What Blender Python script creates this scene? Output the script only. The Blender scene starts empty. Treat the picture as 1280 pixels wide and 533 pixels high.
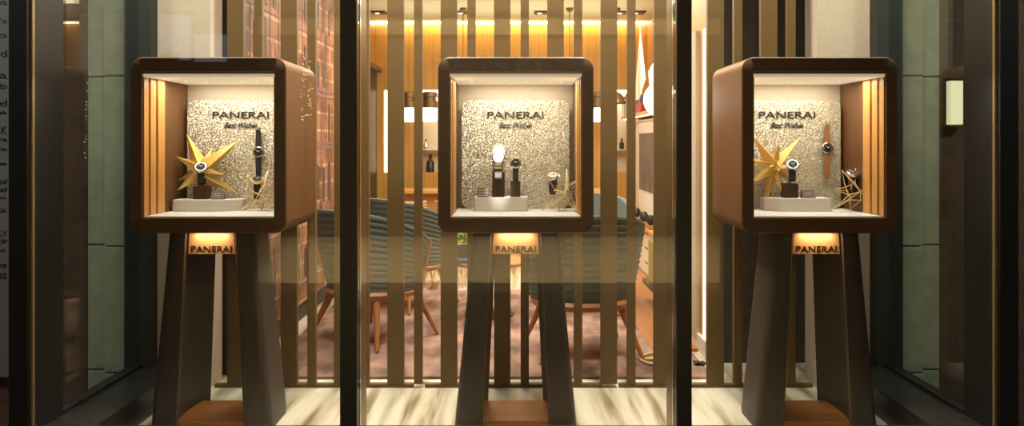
import bpy, bmesh, math, random
from mathutils import Vector, Matrix
random.seed(7)
PI = math.pi
S = bpy.context.scene
C = S.collection

# ------------------------------------------------------------------ camera, world, light, exposure
CAMZ, VPX, HOR = 1.2, 642.0, 180.0          # eye height above the shop floor; vanishing point of the photograph
cam_d = bpy.data.cameras.new('camera'); cam = bpy.data.objects.new('camera', cam_d); C.objects.link(cam)
cam.location = (0, 0, CAMZ); cam.rotation_euler = (PI/2, 0, 0)
cam_d.sensor_fit = 'HORIZONTAL'; cam_d.sensor_width = 36; cam_d.lens = 36*1000/1280
cam_d.shift_x = (640-VPX)/1280; cam_d.shift_y = -(266.5-HOR)/1280
cam_d.clip_start = .02
S.camera = cam
S.view_settings.view_transform = 'Standard'; S.view_settings.look = 'None'
S.view_settings.gamma = 1; S.view_settings.use_curve_mapping = False
S.view_settings.exposure = 0.0
S.cycles.max_bounces = 8; S.cycles.transparent_max_bounces = 16
S.cycles.caustics_reflective = False; S.cycles.caustics_refractive = False
S.cycles.sample_clamp_indirect = 4.0
w = bpy.data.worlds.new('night'); S.world = w; w.use_nodes = True
w.node_tree.nodes['Background'].inputs[0].default_value = (.16, .2, .26, 1)
w.node_tree.nodes['Background'].inputs[1].default_value = .12

def area(name, loc, size, power, col, rot=(0, 0, 0), spread=PI):
    d = bpy.data.lights.new(name, 'AREA'); d.shape = 'RECTANGLE'; d.size, d.size_y = size
    d.energy = power; d.color = col; d.spread = spread
    o = bpy.data.objects.new(name, d); C.objects.link(o); o.location = loc; o.rotation_euler = rot
    return o
WARM = (1, .80, .52); WW = (1, .88, .68); NEUT = (1, .94, .82)
# salon ceiling light, seen from nowhere in frame, cove, and an added upward fill
area('salon_ceiling_light', (-.1, 5.6, 2.5), (1.8, 2.2), 95, WW)
area('salon_rear_light', (0, 7.1, 2.5), (2.2, .6), 30, WARM)
area('salon_ceiling_fill', (0, 8.0, 2.25), (2.6, .9), 8, (1, .90, .66), rot=(PI, 0, 0))  # unseen floating light, added to brighten the ceiling
area('salon_cove_graze', (0, 8.80, 2.54), (2.8, .05), 9, (1, .76, .32), rot=(math.radians(12), 0, 0))
area('salon_side_light', (.95, 6.6, 2.4), (.3, 1.6), 30, (.94, .97, 1))
# show window lights above the frame
for X in (-.63, .65):
    area('window_downlight', (X, 3.45, 3.3), (.35, .2), 46, WW, spread=math.radians(100))
for X in (-1.66, 1.68):
    area('window_side_downlight', (X, 3.5, 2.7), (.12, .2), 7, WW, spread=math.radians(100))
# street lamp glow on the window front and facade opposite, plus an added low fill
area('street_glow', (0, .2, 4.2), (4, .6), 12, (1, .84, .62), rot=(math.radians(48), 0, 0))
area('facade_wash', (-.2, -1.4, 4.3), (3.4, .3), 200, (1, .78, .46), rot=(math.radians(-38), 0, 0), spread=math.radians(110))
area('facade_ground_fill', (-.2, -2.3, -.28), (4.8, .06), 42, (1, .80, .48), rot=(math.radians(-95), 0, 0), spread=math.radians(70))  # unseen lamp added to brighten the low facade band mirrored in the pane
area('side_street_glow_left', (-3.6, 2.2, 3.2), (.5, .5), 40, (.92, .97, .84), rot=(math.radians(40), 0, math.radians(-25)))
area('side_street_glow_right', (3.6, 2.2, 3.2), (.5, .5), 40, (.95, .96, .76), rot=(math.radians(40), 0, math.radians(25)))

def P(px, py, Y):                            # a point of the place at distance Y
    return Vector(((px-VPX)*Y/1000, Y, CAMZ-(py-HOR)*Y/1000))

# ------------------------------------------------------------------ materials
def mat(name, col, rough=.5, metal=0, emit=None, estr=0, spec=.5, coat=0):
    m = bpy.data.materials.new(name); m.use_nodes = True
    b = m.node_tree.nodes['Principled BSDF']
    b.inputs['Base Color'].default_value = (*col, 1); b.inputs['Roughness'].default_value = rough
    b.inputs['Metallic'].default_value = metal; b.inputs['Specular IOR Level'].default_value = spec
    b.inputs['Coat Weight'].default_value = coat
    if emit:
        b.inputs['Emission Color'].default_value = (*emit, 1); b.inputs['Emission Strength'].default_value = estr
    return m
def nodes(m): return m.node_tree.nodes, m.node_tree.links, m.node_tree.nodes['Principled BSDF']
def ramp(N, stops):
    r = N.new('ShaderNodeValToRGB'); e = r.color_ramp.elements
    e[0].position, e[0].color = stops[0][0], (*stops[0][1], 1)
    e[1].position, e[1].color = stops[-1][0], (*stops[-1][1], 1)
    for p, c in stops[1:-1]:
        x = e.new(p); x.color = (*c, 1)
    return r
def coords(N, L, scale, rot=(0, 0, 0)):
    t = N.new('ShaderNodeTexCoord'); mp = N.new('ShaderNodeMapping')
    mp.inputs['Scale'].default_value = scale; mp.inputs['Rotation'].default_value = rot
    L.new(t.outputs['Object'], mp.inputs['Vector']); return mp
def wood(name, c1, c2, scale=(30, 30, 1.2), rough=.45, planks=None):
    m = mat(name, c1, rough); N, L, b = nodes(m)
    mp = coords(N, L, scale); n = N.new('ShaderNodeTexNoise')
    n.inputs['Scale'].default_value = 1.5; n.inputs['Detail'].default_value = 6; n.inputs['Roughness'].default_value = .65
    n.inputs['Distortion'].default_value = .4
    L.new(mp.outputs[0], n.inputs['Vector'])
    r = ramp(N, [(.3, c1), (.7, c2)]); L.new(n.outputs['Fac'], r.inputs['Fac'])
    out = r.outputs['Color']
    if planks:                                # thin dark grooves between vertical battens
        mp2 = coords(N, L, (1, 1, 1)); sx = N.new('ShaderNodeSeparateXYZ'); L.new(mp2.outputs[0], sx.inputs[0])
        ad = N.new('ShaderNodeMath'); ad.operation = 'ADD'; L.new(sx.outputs['X'], ad.inputs[0]); L.new(sx.outputs['Y'], ad.inputs[1])
        mu = N.new('ShaderNodeMath'); mu.operation = 'MULTIPLY'; mu.inputs[1].default_value = planks; L.new(ad.outputs[0], mu.inputs[0])
        fr = N.new('ShaderNodeMath'); fr.operation = 'FRACT'; L.new(mu.outputs[0], fr.inputs[0])
        rr = ramp(N, [(.0, (.55, .55, .55)), (.10, (1, 1, 1))]); L.new(fr.outputs[0], rr.inputs['Fac'])
        mx = N.new('ShaderNodeMix'); mx.data_type = 'RGBA'; mx.blend_type = 'MULTIPLY'; mx.inputs['Factor'].default_value = 1
        L.new(out, mx.inputs['A']); L.new(rr.outputs['Color'], mx.inputs['B']); out = mx.outputs['Result']
    L.new(out, b.inputs['Base Color'])
    return m
def noisy(name, c1, c2, scale, rough=.7, bump=0, detail=4, nscale=(1, 1, 1), rot=(0, 0, 0), lo=.35, hi=.65, metal=0):
    m = mat(name, c1, rough, metal); N, L, b = nodes(m)
    mp = coords(N, L, nscale, rot); n = N.new('ShaderNodeTexNoise'); n.inputs['Scale'].default_value = scale
    n.inputs['Detail'].default_value = detail; L.new(mp.outputs[0], n.inputs['Vector'])
    r = ramp(N, [(lo, c1), (hi, c2)]); L.new(n.outputs['Fac'], r.inputs['Fac']); L.new(r.outputs['Color'], b.inputs['Base Color'])
    if bump:
        bp = N.new('ShaderNodeBump'); bp.inputs['Strength'].default_value = bump; bp.inputs['Distance'].default_value = .005
        L.new(n.outputs['Fac'], bp.inputs['Height']); L.new(bp.outputs[0], b.inputs['Normal'])
    return m
def glass(name, tint=(1, 1, 1), boost=1.0):
    m = bpy.data.materials.new(name); m.use_nodes = True; N, L = m.node_tree.nodes, m.node_tree.links
    N.clear(); o = N.new('ShaderNodeOutputMaterial'); mx = N.new('ShaderNodeMixShader')
    t = N.new('ShaderNodeBsdfTransparent'); t.inputs[0].default_value = (*tint, 1)
    g = N.new('ShaderNodeBsdfGlossy'); g.inputs['Roughness'].default_value = 0.0
    f = N.new('ShaderNodeFresnel'); gm = N.new('ShaderNodeNewGeometry'); ior = N.new('ShaderNodeMath'); ior.operation = 'MULTIPLY_ADD'
    ior.inputs[1].default_value = 1/1.5-1.5; ior.inputs[2].default_value = 1.5     # same reflectance on both faces of a thin pane
    L.new(gm.outputs['Backfacing'], ior.inputs[0]); L.new(ior.outputs[0], f.inputs['IOR'])
    k = N.new('ShaderNodeMath'); k.operation = 'MULTIPLY'; k.inputs[1].default_value = boost; k.use_clamp = True
    L.new(f.outputs[0], k.inputs[0]); L.new(k.outputs[0], mx.inputs['Fac']); L.new(t.outputs[0], mx.inputs[1]); L.new(g.outputs[0], mx.inputs[2])
    L.new(mx.outputs[0], o.inputs[0]); return m

M = {}
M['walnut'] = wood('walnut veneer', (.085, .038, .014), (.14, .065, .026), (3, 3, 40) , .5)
M['walnut_v_lit'] = wood('walnut upright grain lit tone', (.15, .062, .020), (.215, .095, .032), (40, 40, 1.5), .5)  # upright grain; lighter tone paints in the light on the case sides
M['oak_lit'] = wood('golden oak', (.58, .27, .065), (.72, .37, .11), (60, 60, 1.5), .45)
M['shaded_side'] = wood('shade toned walnut lining', (.115, .045, .014), (.18, .075, .024), (50, 50, 1.5), .5)  # toned darker to paint in the dim rear of the case
M['slat'] = noisy('bronze slat', (.115, .066, .019), (.142, .084, .026), 300, .55, detail=2)
M['leg'] = wood('smoked oak leg', (.046, .034, .026), (.075, .056, .042), (60, 60, 2), .5)
M['leg_edge'] = mat('worn brown edge', (.16, .09, .045), .45)
M['plate'] = wood('copper brown plate', (.56, .21, .05), (.70, .30, .08), (2, 40, 30), .45)
M['plaque'] = wood('orange lit wood', (.60, .29, .12), (.70, .36, .16), (2, 30, 60), .45)
M['cream'] = mat('cream lining', (.72, .64, .50), .6)
M['pad'] = mat('white suede pad', (.80, .79, .76), .8)
M['taupe'] = mat('taupe lining', (.56, .46, .35), .8)
M['black'] = noisy('black metal', (.006, .006, .006), (.012, .011, .010), 200, .4)
M['bronze'] = mat('brushed bronze', (.22, .15, .075), .38, .85)
M['gold_line'] = mat('gold line', (.55, .40, .2), .35, .6)
M['kerb'] = noisy('black stone kerb', (.010, .010, .011), (.022, .021, .021), 30, .3)
M['panelgrey'] = noisy('warm grey plaster', (.50, .44, .36), (.55, .48, .39), 60, .8)
M['darkgreen'] = mat('dark jamb', (.02, .024, .024), .5)
M['darkpanel'] = noisy('dark brown panel', (.045, .036, .028), (.06, .048, .036), 20, .6)
M['brass'] = mat('brass wire', (.86, .66, .32), .35, .25)
M['goldpaper'] = mat('matt gold card', (.78, .53, .16), .36, .6)
M['steel'] = mat('polished steel', (.75, .76, .78), .15, 1)
M['blackdial'] = mat('black dial', (.01, .01, .012), .5, spec=.2)
M['leather'] = mat('black leather', (.012, .011, .010), .55)
M['green'] = mat('dark green leather', (.02, .045, .015), .55)
M['tan'] = mat('tan leather', (.30, .13, .045), .6)
M['block'] = wood('wenge block', (.030, .013, .008), (.055, .024, .014), (30, 30, 3), .45)
M['sign'] = mat('grey brown sign', (.16, .13, .11), .5)
M['letter'] = mat('dark bronze letter', (.022, .015, .010), .5)
M['pale'] = mat('pale print', (.75, .72, .66), .6)
M['plinth'] = mat('putty plinth', (.62, .60, .54), .6)
M['white'] = mat('white lacquer', (.80, .79, .76), .4)
M['led'] = mat('led strip', (1, 1, 1), .5, 0, (1, .88, .58), 13)
M['led_soft'] = mat('soft led', (1, 1, 1), .5, 0, (1, .86, .58), 5)
M['led_side'] = mat('side led', (1, 1, 1), .5, 0, (1, .82, .5), 4)
M['diffuser'] = mat('lit ceiling diffuser', (.9, .85, .75), .6, 0, (1, .86, .62), .42)
M['nicheled'] = mat('niche led', (1, 1, 1), .5, 0, (1, .93, .74), 16)
M['lampglass'] = mat('lit opal glass', (1, 1, 1), .5, 0, (1, .90, .70), 3.2)
M['globe'] = mat('lit globe glass', (1, 1, 1), .5, 0, (1, .93, .78), 4)
M['sconce'] = mat('sconce glass', (.8, .7, .5), .5, 0, (1, .88, .58), .80)
M['ceiling'] = mat('ceiling plaster', (.72, .73, .56), .85)
M['backwood'] = wood('back wall oak', (.50, .25, .05), (.66, .37, .09), (60, 60, 1.2), .5, planks=11)
M['sidewood'] = wood('side wall oak', (.50, .24, .08), (.62, .32, .11), (60, 60, 1.2), .5)
M['teal'] = noisy('teal wool', (.10, .135, .135), (.15, .19, .18), 180, .9, .3)
M['seatwool'] = noisy('pale blue wool', (.22, .26, .27), (.28, .32, .33), 180, .9)
M['chairwood'] = wood('chair oak', (.36, .14, .045), (.48, .20, .07), (20, 20, 3), .45)
M['woven'] = noisy('woven cane', (.5, .38, .22), (.7, .55, .35), 40, .8)
M['carpet'] = noisy('brown lilac carpet', (.17, .10, .08), (.44, .28, .215), 7, .95, detail=9, lo=.38, hi=.62, nscale=(1, .45, 1))
M['woodfloor'] = wood('orange floorboard', (.30, .11, .035), (.42, .18, .06), (8, .7, 8), .35)
M['leaf'] = noisy('fresh leaf', (.10, .30, .02), (.28, .50, .05), 20, .5)
M['pot'] = mat('grey green pot', (.06, .085, .07), .5)
M['navy'] = mat('navy book', (.03, .04, .13), .5)
M['red'] = mat('red book', (.35, .04, .03), .5)
M['blueprint'] = mat('blue book', (.10, .16, .40), .5)
M['screen'] = noisy('framed picture', (.04, .055, .085), (.12, .14, .18), 3, .25)
M['sail'] = mat('white sail cloth', (.85, .80, .68), .8)
M['yellow'] = mat('yellow card', (.55, .42, .06), .6)
M['greyboard'] = mat('grey lilac sign board', (.13, .125, .145), .6)
M['asphalt'] = noisy('dark asphalt', (.03, .03, .03), (.05, .05, .05), 20, .9)
M['bulb'] = mat('tiny warm bulb', (1, 1, 1), .5, 0, (1, .72, .25), 14)
M['litwindow'] = mat('lit blue grey window', (.2, .2, .25), .5, 0, (.62, .66, .9), 1.0)
M['needle'] = mat('dark needles', (.02, .035, .015), .8)
M['greenbulb'] = mat('tiny green bulb', (.2, .4, .1), .5, 0, (.35, .7, .2), .8)
M['glass'] = glass('clear glass', (.98, .99, .98), 1.15)
M['sideglass'] = glass('side glass', (.93, .97, .93), .8)

# marble: cream with slanting grey gold veins
m = mat('veined cream marble', (.75, .70, .6), .35); N, L, b = nodes(m)
mp = coords(N, L, (8.0, .6, 1), (0, 0, math.radians(12))); n = N.new('ShaderNodeTexNoise'); n.inputs['Scale'].default_value = 1.6
n.inputs['Detail'].default_value = 7; n.inputs['Distortion'].default_value = .15; L.new(mp.outputs[0], n.inputs['Vector'])
r = ramp(N, [(.34, (.22, .17, .10)), (.44, (.50, .44, .32)), (.54, (.68, .63, .52)), (.75, (.76, .73, .64))]); L.new(n.outputs['Fac'], r.inputs['Fac'])
L.new(r.outputs['Color'], b.inputs['Base Color']); M['marble'] = m

# sequins: every small cell leans its own way
def sequin():
    m = mat('champagne sequins', (.70, .62, .45), .42, .45); N, L, b = nodes(m)
    mp = coords(N, L, (1, 1, 1)); v = N.new('ShaderNodeTexVoronoi'); v.inputs['Scale'].default_value = 330
    L.new(mp.outputs[0], v.inputs['Vector'])
    sub = N.new('ShaderNodeVectorMath'); sub.operation = 'SUBTRACT'; sub.inputs[1].default_value = (.5, .5, .5); L.new(v.outputs['Color'], sub.inputs[0])
    sc = N.new('ShaderNodeVectorMath'); sc.operation = 'SCALE'; sc.inputs['Scale'].default_value = .85; L.new(sub.outputs[0], sc.inputs[0])
    g = N.new('ShaderNodeNewGeometry'); ad = N.new('ShaderNodeVectorMath'); ad.operation = 'ADD'
    L.new(g.outputs['Normal'], ad.inputs[0]); L.new(sc.outputs[0], ad.inputs[1])
    nm = N.new('ShaderNodeVectorMath'); nm.operation = 'NORMALIZE'; L.new(ad.outputs[0], nm.inputs[0]); L.new(nm.outputs[0], b.inputs['Normal'])
    s = N.new('ShaderNodeSeparateColor'); L.new(v.outputs['Color'], s.inputs[0])
    r = ramp(N, [(0, (.32, .26, .16)), (.5, (.56, .50, .36)), (1, (.95, .93, .82))]); L.new(s.outputs[0], r.inputs['Fac']); L.new(r.outputs['Color'], b.inputs['Base Color'])
    return m
M['sequin'] = sequin()

def brickmat(name, c1, c2, mortar, scale=1, bw=.22, rh=.075, axes='XZ', rough=.8, msize=.008, noise=0):
    m = mat(name, c1, rough); N, L, b = nodes(m)
    t = N.new('ShaderNodeTexCoord'); s = N.new('ShaderNodeSeparateXYZ'); L.new(t.outputs['Object'], s.inputs[0])
    c = N.new('ShaderNodeCombineXYZ'); L.new(s.outputs[axes[0]], c.inputs[0]); L.new(s.outputs[axes[1]], c.inputs[1])
    br = N.new('ShaderNodeTexBrick'); L.new(c.outputs[0], br.inputs['Vector'])
    br.inputs['Color1'].default_value = (*c1, 1); br.inputs['Color2'].default_value = (*c2, 1); br.inputs['Mortar'].default_value = (*mortar, 1)
    br.inputs['Scale'].default_value = scale; br.inputs['Mortar Size'].default_value = msize
    br.inputs['Brick Width'].default_value = bw; br.inputs['Row Height'].default_value = rh
    out = br.outputs['Color']
    if noise:
        n = N.new('ShaderNodeTexNoise'); n.inputs['Scale'].default_value = noise; n.inputs['Detail'].default_value = 8
        L.new(t.outputs['Object'], n.inputs['Vector']); rr = ramp(N, [(.35, (.35, .28, .26)), (.62, (1.2, 1.15, 1.1))]); L.new(n.outputs['Fac'], rr.inputs['Fac'])
        mx = N.new('ShaderNodeMix'); mx.data_type = 'RGBA'; mx.blend_type = 'MULTIPLY'; mx.inputs['Factor'].default_value = 1
        L.new(out, mx.inputs['A']); L.new(rr.outputs['Color'], mx.inputs['B']); out = mx.outputs['Result']
    L.new(out, b.inputs['Base Color']); return m
M['mural'] = brickmat('printed stonework', (.36, .17, .09), (.27, .12, .07), (.55, .33, .20), 1, .42, .13, 'YZ', .6, .010, 5)
M['mural_dark'] = mat('printed shadow', (.09, .05, .05), .6)
M['mural_mid'] = mat('printed band', (.20, .11, .12), .6)
M['brick'] = brickmat('dim red brick', (.12, .05, .035), (.08, .035, .025), (.07, .06, .05))
M['stone'] = noisy('green grey stone', (.30, .31, .24), (.37, .38, .30), 14, .8)
M['facade'] = noisy('brown stone front', (.13, .10, .07), (.18, .14, .10), .8, .8)
M['facade_pale'] = noisy('pale stone plinth', (.55, .47, .32), (.66, .56, .40), .8, .8)

# ------------------------------------------------------------------ mesh helpers
def box(bm, a, b, bev=0):
    x0, x1 = sorted((a[0], b[0])); y0, y1 = sorted((a[1], b[1])); z0, z1 = sorted((a[2], b[2]))
    r = bmesh.ops.create_cube(bm, size=1)
    for v in r['verts']:
        v.co = Vector(((x0+x1)/2+v.co.x*(x1-x0), (y0+y1)/2+v.co.y*(y1-y0), (z0+z1)/2+v.co.z*(z1-z0)))
    if bev:
        es = list({e for v in r['verts'] for e in v.link_edges})
        bmesh.ops.bevel(bm, geom=es, offset=bev, segments=2, affect='EDGES', profile=.6)
def tube(bm, a, b, r0, r1=None, seg=10, caps=True):
    a, b = Vector(a), Vector(b); r1 = r0 if r1 is None else r1
    d = b-a; q = d.to_track_quat('Z', 'Y')
    A = [bm.verts.new(a+q@Vector((r0*math.cos(2*PI*i/seg), r0*math.sin(2*PI*i/seg), 0))) for i in range(seg)]
    B = [bm.verts.new(b+q@Vector((r1*math.cos(2*PI*i/seg), r1*math.sin(2*PI*i/seg), 0))) for i in range(seg)]
    for i in range(seg): bm.faces.new((A[i], A[(i+1) % seg], B[(i+1) % seg], B[i]))
    if caps:
        bm.faces.new(A[::-1]); bm.faces.new(B)
def lathe(bm, prof, centre=(0, 0, 0), seg=24, mtx=None):
    rings = []
    for r, z in prof:
        rings.append([bm.verts.new(Vector((max(r, 1e-5)*math.cos(2*PI*i/seg), max(r, 1e-5)*math.sin(2*PI*i/seg), z))) for i in range(seg)])
    for A, B in zip(rings, rings[1:]):
        for i in range(seg): bm.faces.new((A[i], A[(i+1) % seg], B[(i+1) % seg], B[i]))
    bm.faces.new(rings[0][::-1]); bm.faces.new(rings[-1])
    for R in rings:
        for v in R: v.co = (mtx@v.co if mtx else v.co)+Vector(centre)
def prism(bm, pts, y0, y1, axis='Y'):
    def mk(p, t): return Vector((p[0], t, p[1])) if axis == 'Y' else (Vector((p[0], p[1], t)) if axis == 'Z' else Vector((t, p[0], p[1])))
    A = [bm.verts.new(mk(p, y0)) for p in pts]; B = [bm.verts.new(mk(p, y1)) for p in pts]; n = len(pts)
    bm.faces.new(A); bm.faces.new(B[::-1])
    for i in range(n): bm.faces.new((A[(i+1) % n], A[i], B[i], B[(i+1) % n]))
def rrect(w, h, r, n=6, cx=0, cz=0):
    out = []
    for k, (sx, sz) in enumerate(((1, 1), (-1, 1), (-1, -1), (1, -1))):
        for i in range(n+1):
            a = PI/2*(k+i/n); out.append((cx+sx*(w/2-r)+r*math.cos(a), cz+sz*(h/2-r)+r*math.sin(a)))
    return out
def build(name, bm, m, parent=None, smooth=False, loc=None):
    bmesh.ops.recalc_face_normals(bm, faces=bm.faces)
    me = bpy.data.meshes.new(name); bm.to_mesh(me); bm.free()
    for x in (m if isinstance(m, (list, tuple)) else (m,)): me.materials.append(x)
    if smooth:
        for p in me.polygons: p.use_smooth = True
        try: me.set_sharp_from_angle(angle=math.radians(40))
        except Exception: pass
    o = bpy.data.objects.new(name, me); C.objects.link(o)
    if parent: o.parent = parent
    if loc: o.location = loc
    return o
def tag(o, label, cat, group=None):
    o['label'] = label; o['category'] = cat
    if group: o['group'] = group
    return o
def thing(name, loc, label, cat, group=None, rz=0):
    o = bpy.data.objects.new(name, None); C.objects.link(o); o.location = loc; o.rotation_euler = (0, 0, rz); o.empty_display_size = .05
    return tag(o, label, cat, group)
def struct(name, bm, m, label=None, smooth=False):
    o = build(name, bm, m, None, smooth); o['kind'] = 'structure'
    if label: o['label'] = label
    return o
def sbox(name, a, b, m, bev=0, label=None):
    bm = bmesh.new(); box(bm, a, b, bev); return struct(name, bm, m, label)
def pbox(name, a, b, m, parent=None, bev=0):
    bm = bmesh.new(); box(bm, a, b, bev); return build(name, bm, m, parent)
def copy_tree(o, parent=None):
    c = o.copy(); C.objects.link(c); c.parent = parent
    for ch in o.children: copy_tree(ch, c)
    return c
def text_mesh(name, txt, width, height, m, parent, centre, depth=.002, shear=0, face='front', space=1.0):
    cu = bpy.data.curves.new('t', 'FONT'); cu.body = txt; cu.extrude = depth/2; cu.shear = shear; cu.space_character = space
    o = bpy.data.objects.new('t', cu); C.objects.link(o); bpy.context.view_layer.update()
    dg = bpy.context.evaluated_depsgraph_get(); me = bpy.data.meshes.new_from_object(o.evaluated_get(dg))
    bpy.data.objects.remove(o)
    xs = [v.co.x for v in me.vertices]; ys = [v.co.y for v in me.vertices]
    x0, x1, y0, y1 = min(xs), max(xs), min(ys), max(ys)
    for v in me.vertices:
        v.co = Vector(((v.co.x-(x0+x1)/2)*width/(x1-x0)+centre[0], -v.co.z+centre[1], (v.co.y-(y0+y1)/2)*height/(y1-y0)+centre[2]))
    me.materials.clear(); me.materials.append(m); me.name = name
    t = bpy.data.objects.new(name, me); C.objects.link(t)
    if parent: t.parent = parent
    return t

# ------------------------------------------------------------------ the setting
sbox('floor', (-2.0, 2.9, -.3), (2.0, 9.2, 0), M['marble'], label='veined cream marble floor of the show window and salon')
sbox('floor_street', (-9, -6, -.5), (9, 6.0, -.35), M['asphalt'])
sbox('ceiling', (-1.82, 4.2, 2.56), (1.7, 9.3, 2.66), M['ceiling'])
# back wall with two recessed niches and a narrow lit slot
nz0, nz1 = .88, 1.80
bm = bmesh.new()
xs = [-1.62, -1.445, -1.405, -1.03, -.36, 1.02, 1.43, 1.70]
box(bm, (xs[0], 8.9, 0), (xs[-1], 9.2, nz0)); box(bm, (xs[0], 8.9, nz1), (xs[-1], 9.2, 2.56))
for i in (0, 2, 4, 6): box(bm, (xs[i], 8.9, nz0), (xs[i+1], 9.2, nz1))
struct('wall_back', bm, M['backwood'], 'golden oak batten wall at the back of the salon')
sbox('trim_1', (-1.60, 8.87, 2.536), (1.48, 8.898, 2.556), M['led'], label='bright light line where back wall meets ceiling')
sbox('trim_2', (xs[1]+.005, 8.95, nz0), (xs[2]-.005, 9.0, nz1), M['led_soft'], label='narrow white lit slot left in the back wall')
# left wall with printed mural
sbox('wall_left', (-1.66, 4.15, 0), (-1.45, 6.4, 2.56), M['darkpanel'])
sbox('wall_left_rear', (-1.80, 6.4, 0), (-1.62, 9.2, 2.56), M['sidewood'])
sbox('wall_right', (1.49, 5.35, 0), (1.70, 9.0, 2.56), M['sidewood'])
bm = bmesh.new(); box(bm, (1.085, 4.42, 0), (1.7, 5.35, 2.56)); struct('wall_right_front', bm, M['sidewood'], 'orange wood wall nearest the slats on the right')
sbox('wall_recess', (1.085, 4.38, 0), (2.0, 4.418, 2.9), M['darkpanel'])
sbox('baseboard_right', (1.065, 4.43, 0), (1.084, 5.35, .10), M['white'])
sbox('baseboard_right_rear', (1.47, 5.36, 0), (1.489, 8.5, .12), M['white'])
sbox('trim_3', (1.072, 4.50, .06), (1.084, 4.53, 1.85), M['led_side'], label='upright warm light line on the right wood wall')
sbox('trim_4', (1.06, 4.66, .06), (1.084, 4.86, 1.86), M['panelgrey'], label='grey upright panel beside the light line')
sbox('trim_5', (1.05, 4.35, .0), (1.084, 4.375, 2.6), M['backwood'])

# carpet, wood strip
bm = bmesh.new(); box(bm, (-1.33, 4.08, 0.0005), (1.02, 6.5, .012), .003)
tag(build('carpet', bm, M['carpet']), 'large mottled brown and lilac carpet under the lounge chairs', 'carpet')
sbox('floor_wood', (.80, 4.62, .0005), (1.48, 8.6, .016), M['woodfloor'], label='orange wood floor strip along the right wall')
sbox('trim_6', (-1.44, 4.0, .0), (1.05, 4.035, .008), M['white'], label='pale threshold strip behind the slats')

# grey plaster end panels of the show window
for s, nm in ((-1, 'wall_side_left'), (1, 'wall_side_right')):
    sbox(nm, (s*1.49, 3.93, 0), (s*1.75, 4.09, 2.9), M['panelgrey'], label='warm grey plaster end panel beside the slats')
for s, a in ((-1, 7), (1, 8)):
    sbox('trim_%d' % a, (s*1.752, 3.86, -.3), (s*1.88, 4.1, 2.9), M['darkgreen'], label='dark jamb of the side window')
for s, nm in ((-1, 'left'), (1, 'right')):
    bm = bmesh.new(); box(bm, (s*1.60, 3.06, 0), (s*1.80, 3.93, .12), .004)
    struct('baseboard_'+nm+'_kerb', bm, M['kerb'], 'black stone kerb along the side window')
    sbox('trim_%d' % (9+(s+1)//2), (s*1.795, 3.18, .0), (s*1.845, 3.86, .135), M['black'], label='black bottom rail of the side window')
    bm = bmesh.new(); box(bm, (s*1.812, 3.19, .12), (s*1.824, 3.86, 2.9))
    struct('window_%d' % (1 if s < 0 else 2), bm, M['sideglass'], 'side pane of the show window')
    # corner post with a gold line
    bm = bmesh.new(); box(bm, (s*1.795, 2.95, -.35), (s*1.862, 3.19, 2.9)); struct('trim_%d' % (11+(s+1)//2), bm, M['black'], 'black corner post of the show window')
    bm = bmesh.new(); box(bm, (s*1.787, 2.972, .127), (s*1.7945, 2.985, 2.9)); struct('trim_%d' % (13+(s+1)//2), bm, M['gold_line'], 'thin gold line down the corner post')
# front frame: mullions, sill
for (x0, x1, side, k) in ((-.640, -.579, 1, 15), (.602, .657, -1, 16)):
    bm = bmesh.new(); box(bm, (x0, 2.95, .127), (x1, 3.0, 2.9)); 
    struct('trim_%d' % k, bm, M['black'], 'black front mullion of the show window')
    bm = bmesh.new()
    box(bm, (x0+.004, 3.0, .0), (x1-.004, 3.17, 2.9))
    struct('trim_%d' % (k+2), bm, M['bronze'], 'bronze inner side of the front mullion')
    bm = bmesh.new(); xx = x1-.001 if side > 0 else x0-.004
    box(bm, (xx, 3.0, .127), (xx+.005, 3.012, 2.9)); struct('trim_%d' % (k+4), bm, M['steel'], 'bright sealing line on the mullion')
sbox('trim_21', (-1.80, 2.94, -.35), (1.80, 3.05, .126), M['black'], label='black front sill of the show window')
for k, (x0, x1) in enumerate(((-1.79, -.642), (-.577, .600), (.659, 1.79))):
    sbox('window_%d' % (k+3), (x0, 2.972, .127), (x1, 2.984, 2.9), M['glass'], label='large front pane of the show window')
g = text_mesh('window_lettering', 'PANERAI', .62, .062, None or mat('x', (1, 1, 1)), None, (P(641, 79, 2.97).x, 2.968, P(641, 79, 2.97).z), .0006)  # pale, nearly transparent letter shapes just in front of the pane
m = bpy.data.materials.new('faint translucent letter'); m.use_nodes = True; N, L = m.node_tree.nodes, m.node_tree.links
mx = N.new('ShaderNodeMixShader'); tr = N.new('ShaderNodeBsdfTransparent'); mx.inputs[0].default_value = .035
N['Principled BSDF'].inputs['Base Color'].default_value = (.70, .78, .95, 1); N['Principled BSDF'].inputs['Roughness'].default_value = .9
L.new(tr.outputs[0], mx.inputs[1]); L.new(N['Principled BSDF'].outputs[0], mx.inputs[2]); L.new(mx.outputs[0], N['Material Output'].inputs[0])
g.data.materials[0] = m
tag(g, 'faint translucent lettering across the middle front pane', 'lettering')

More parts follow.
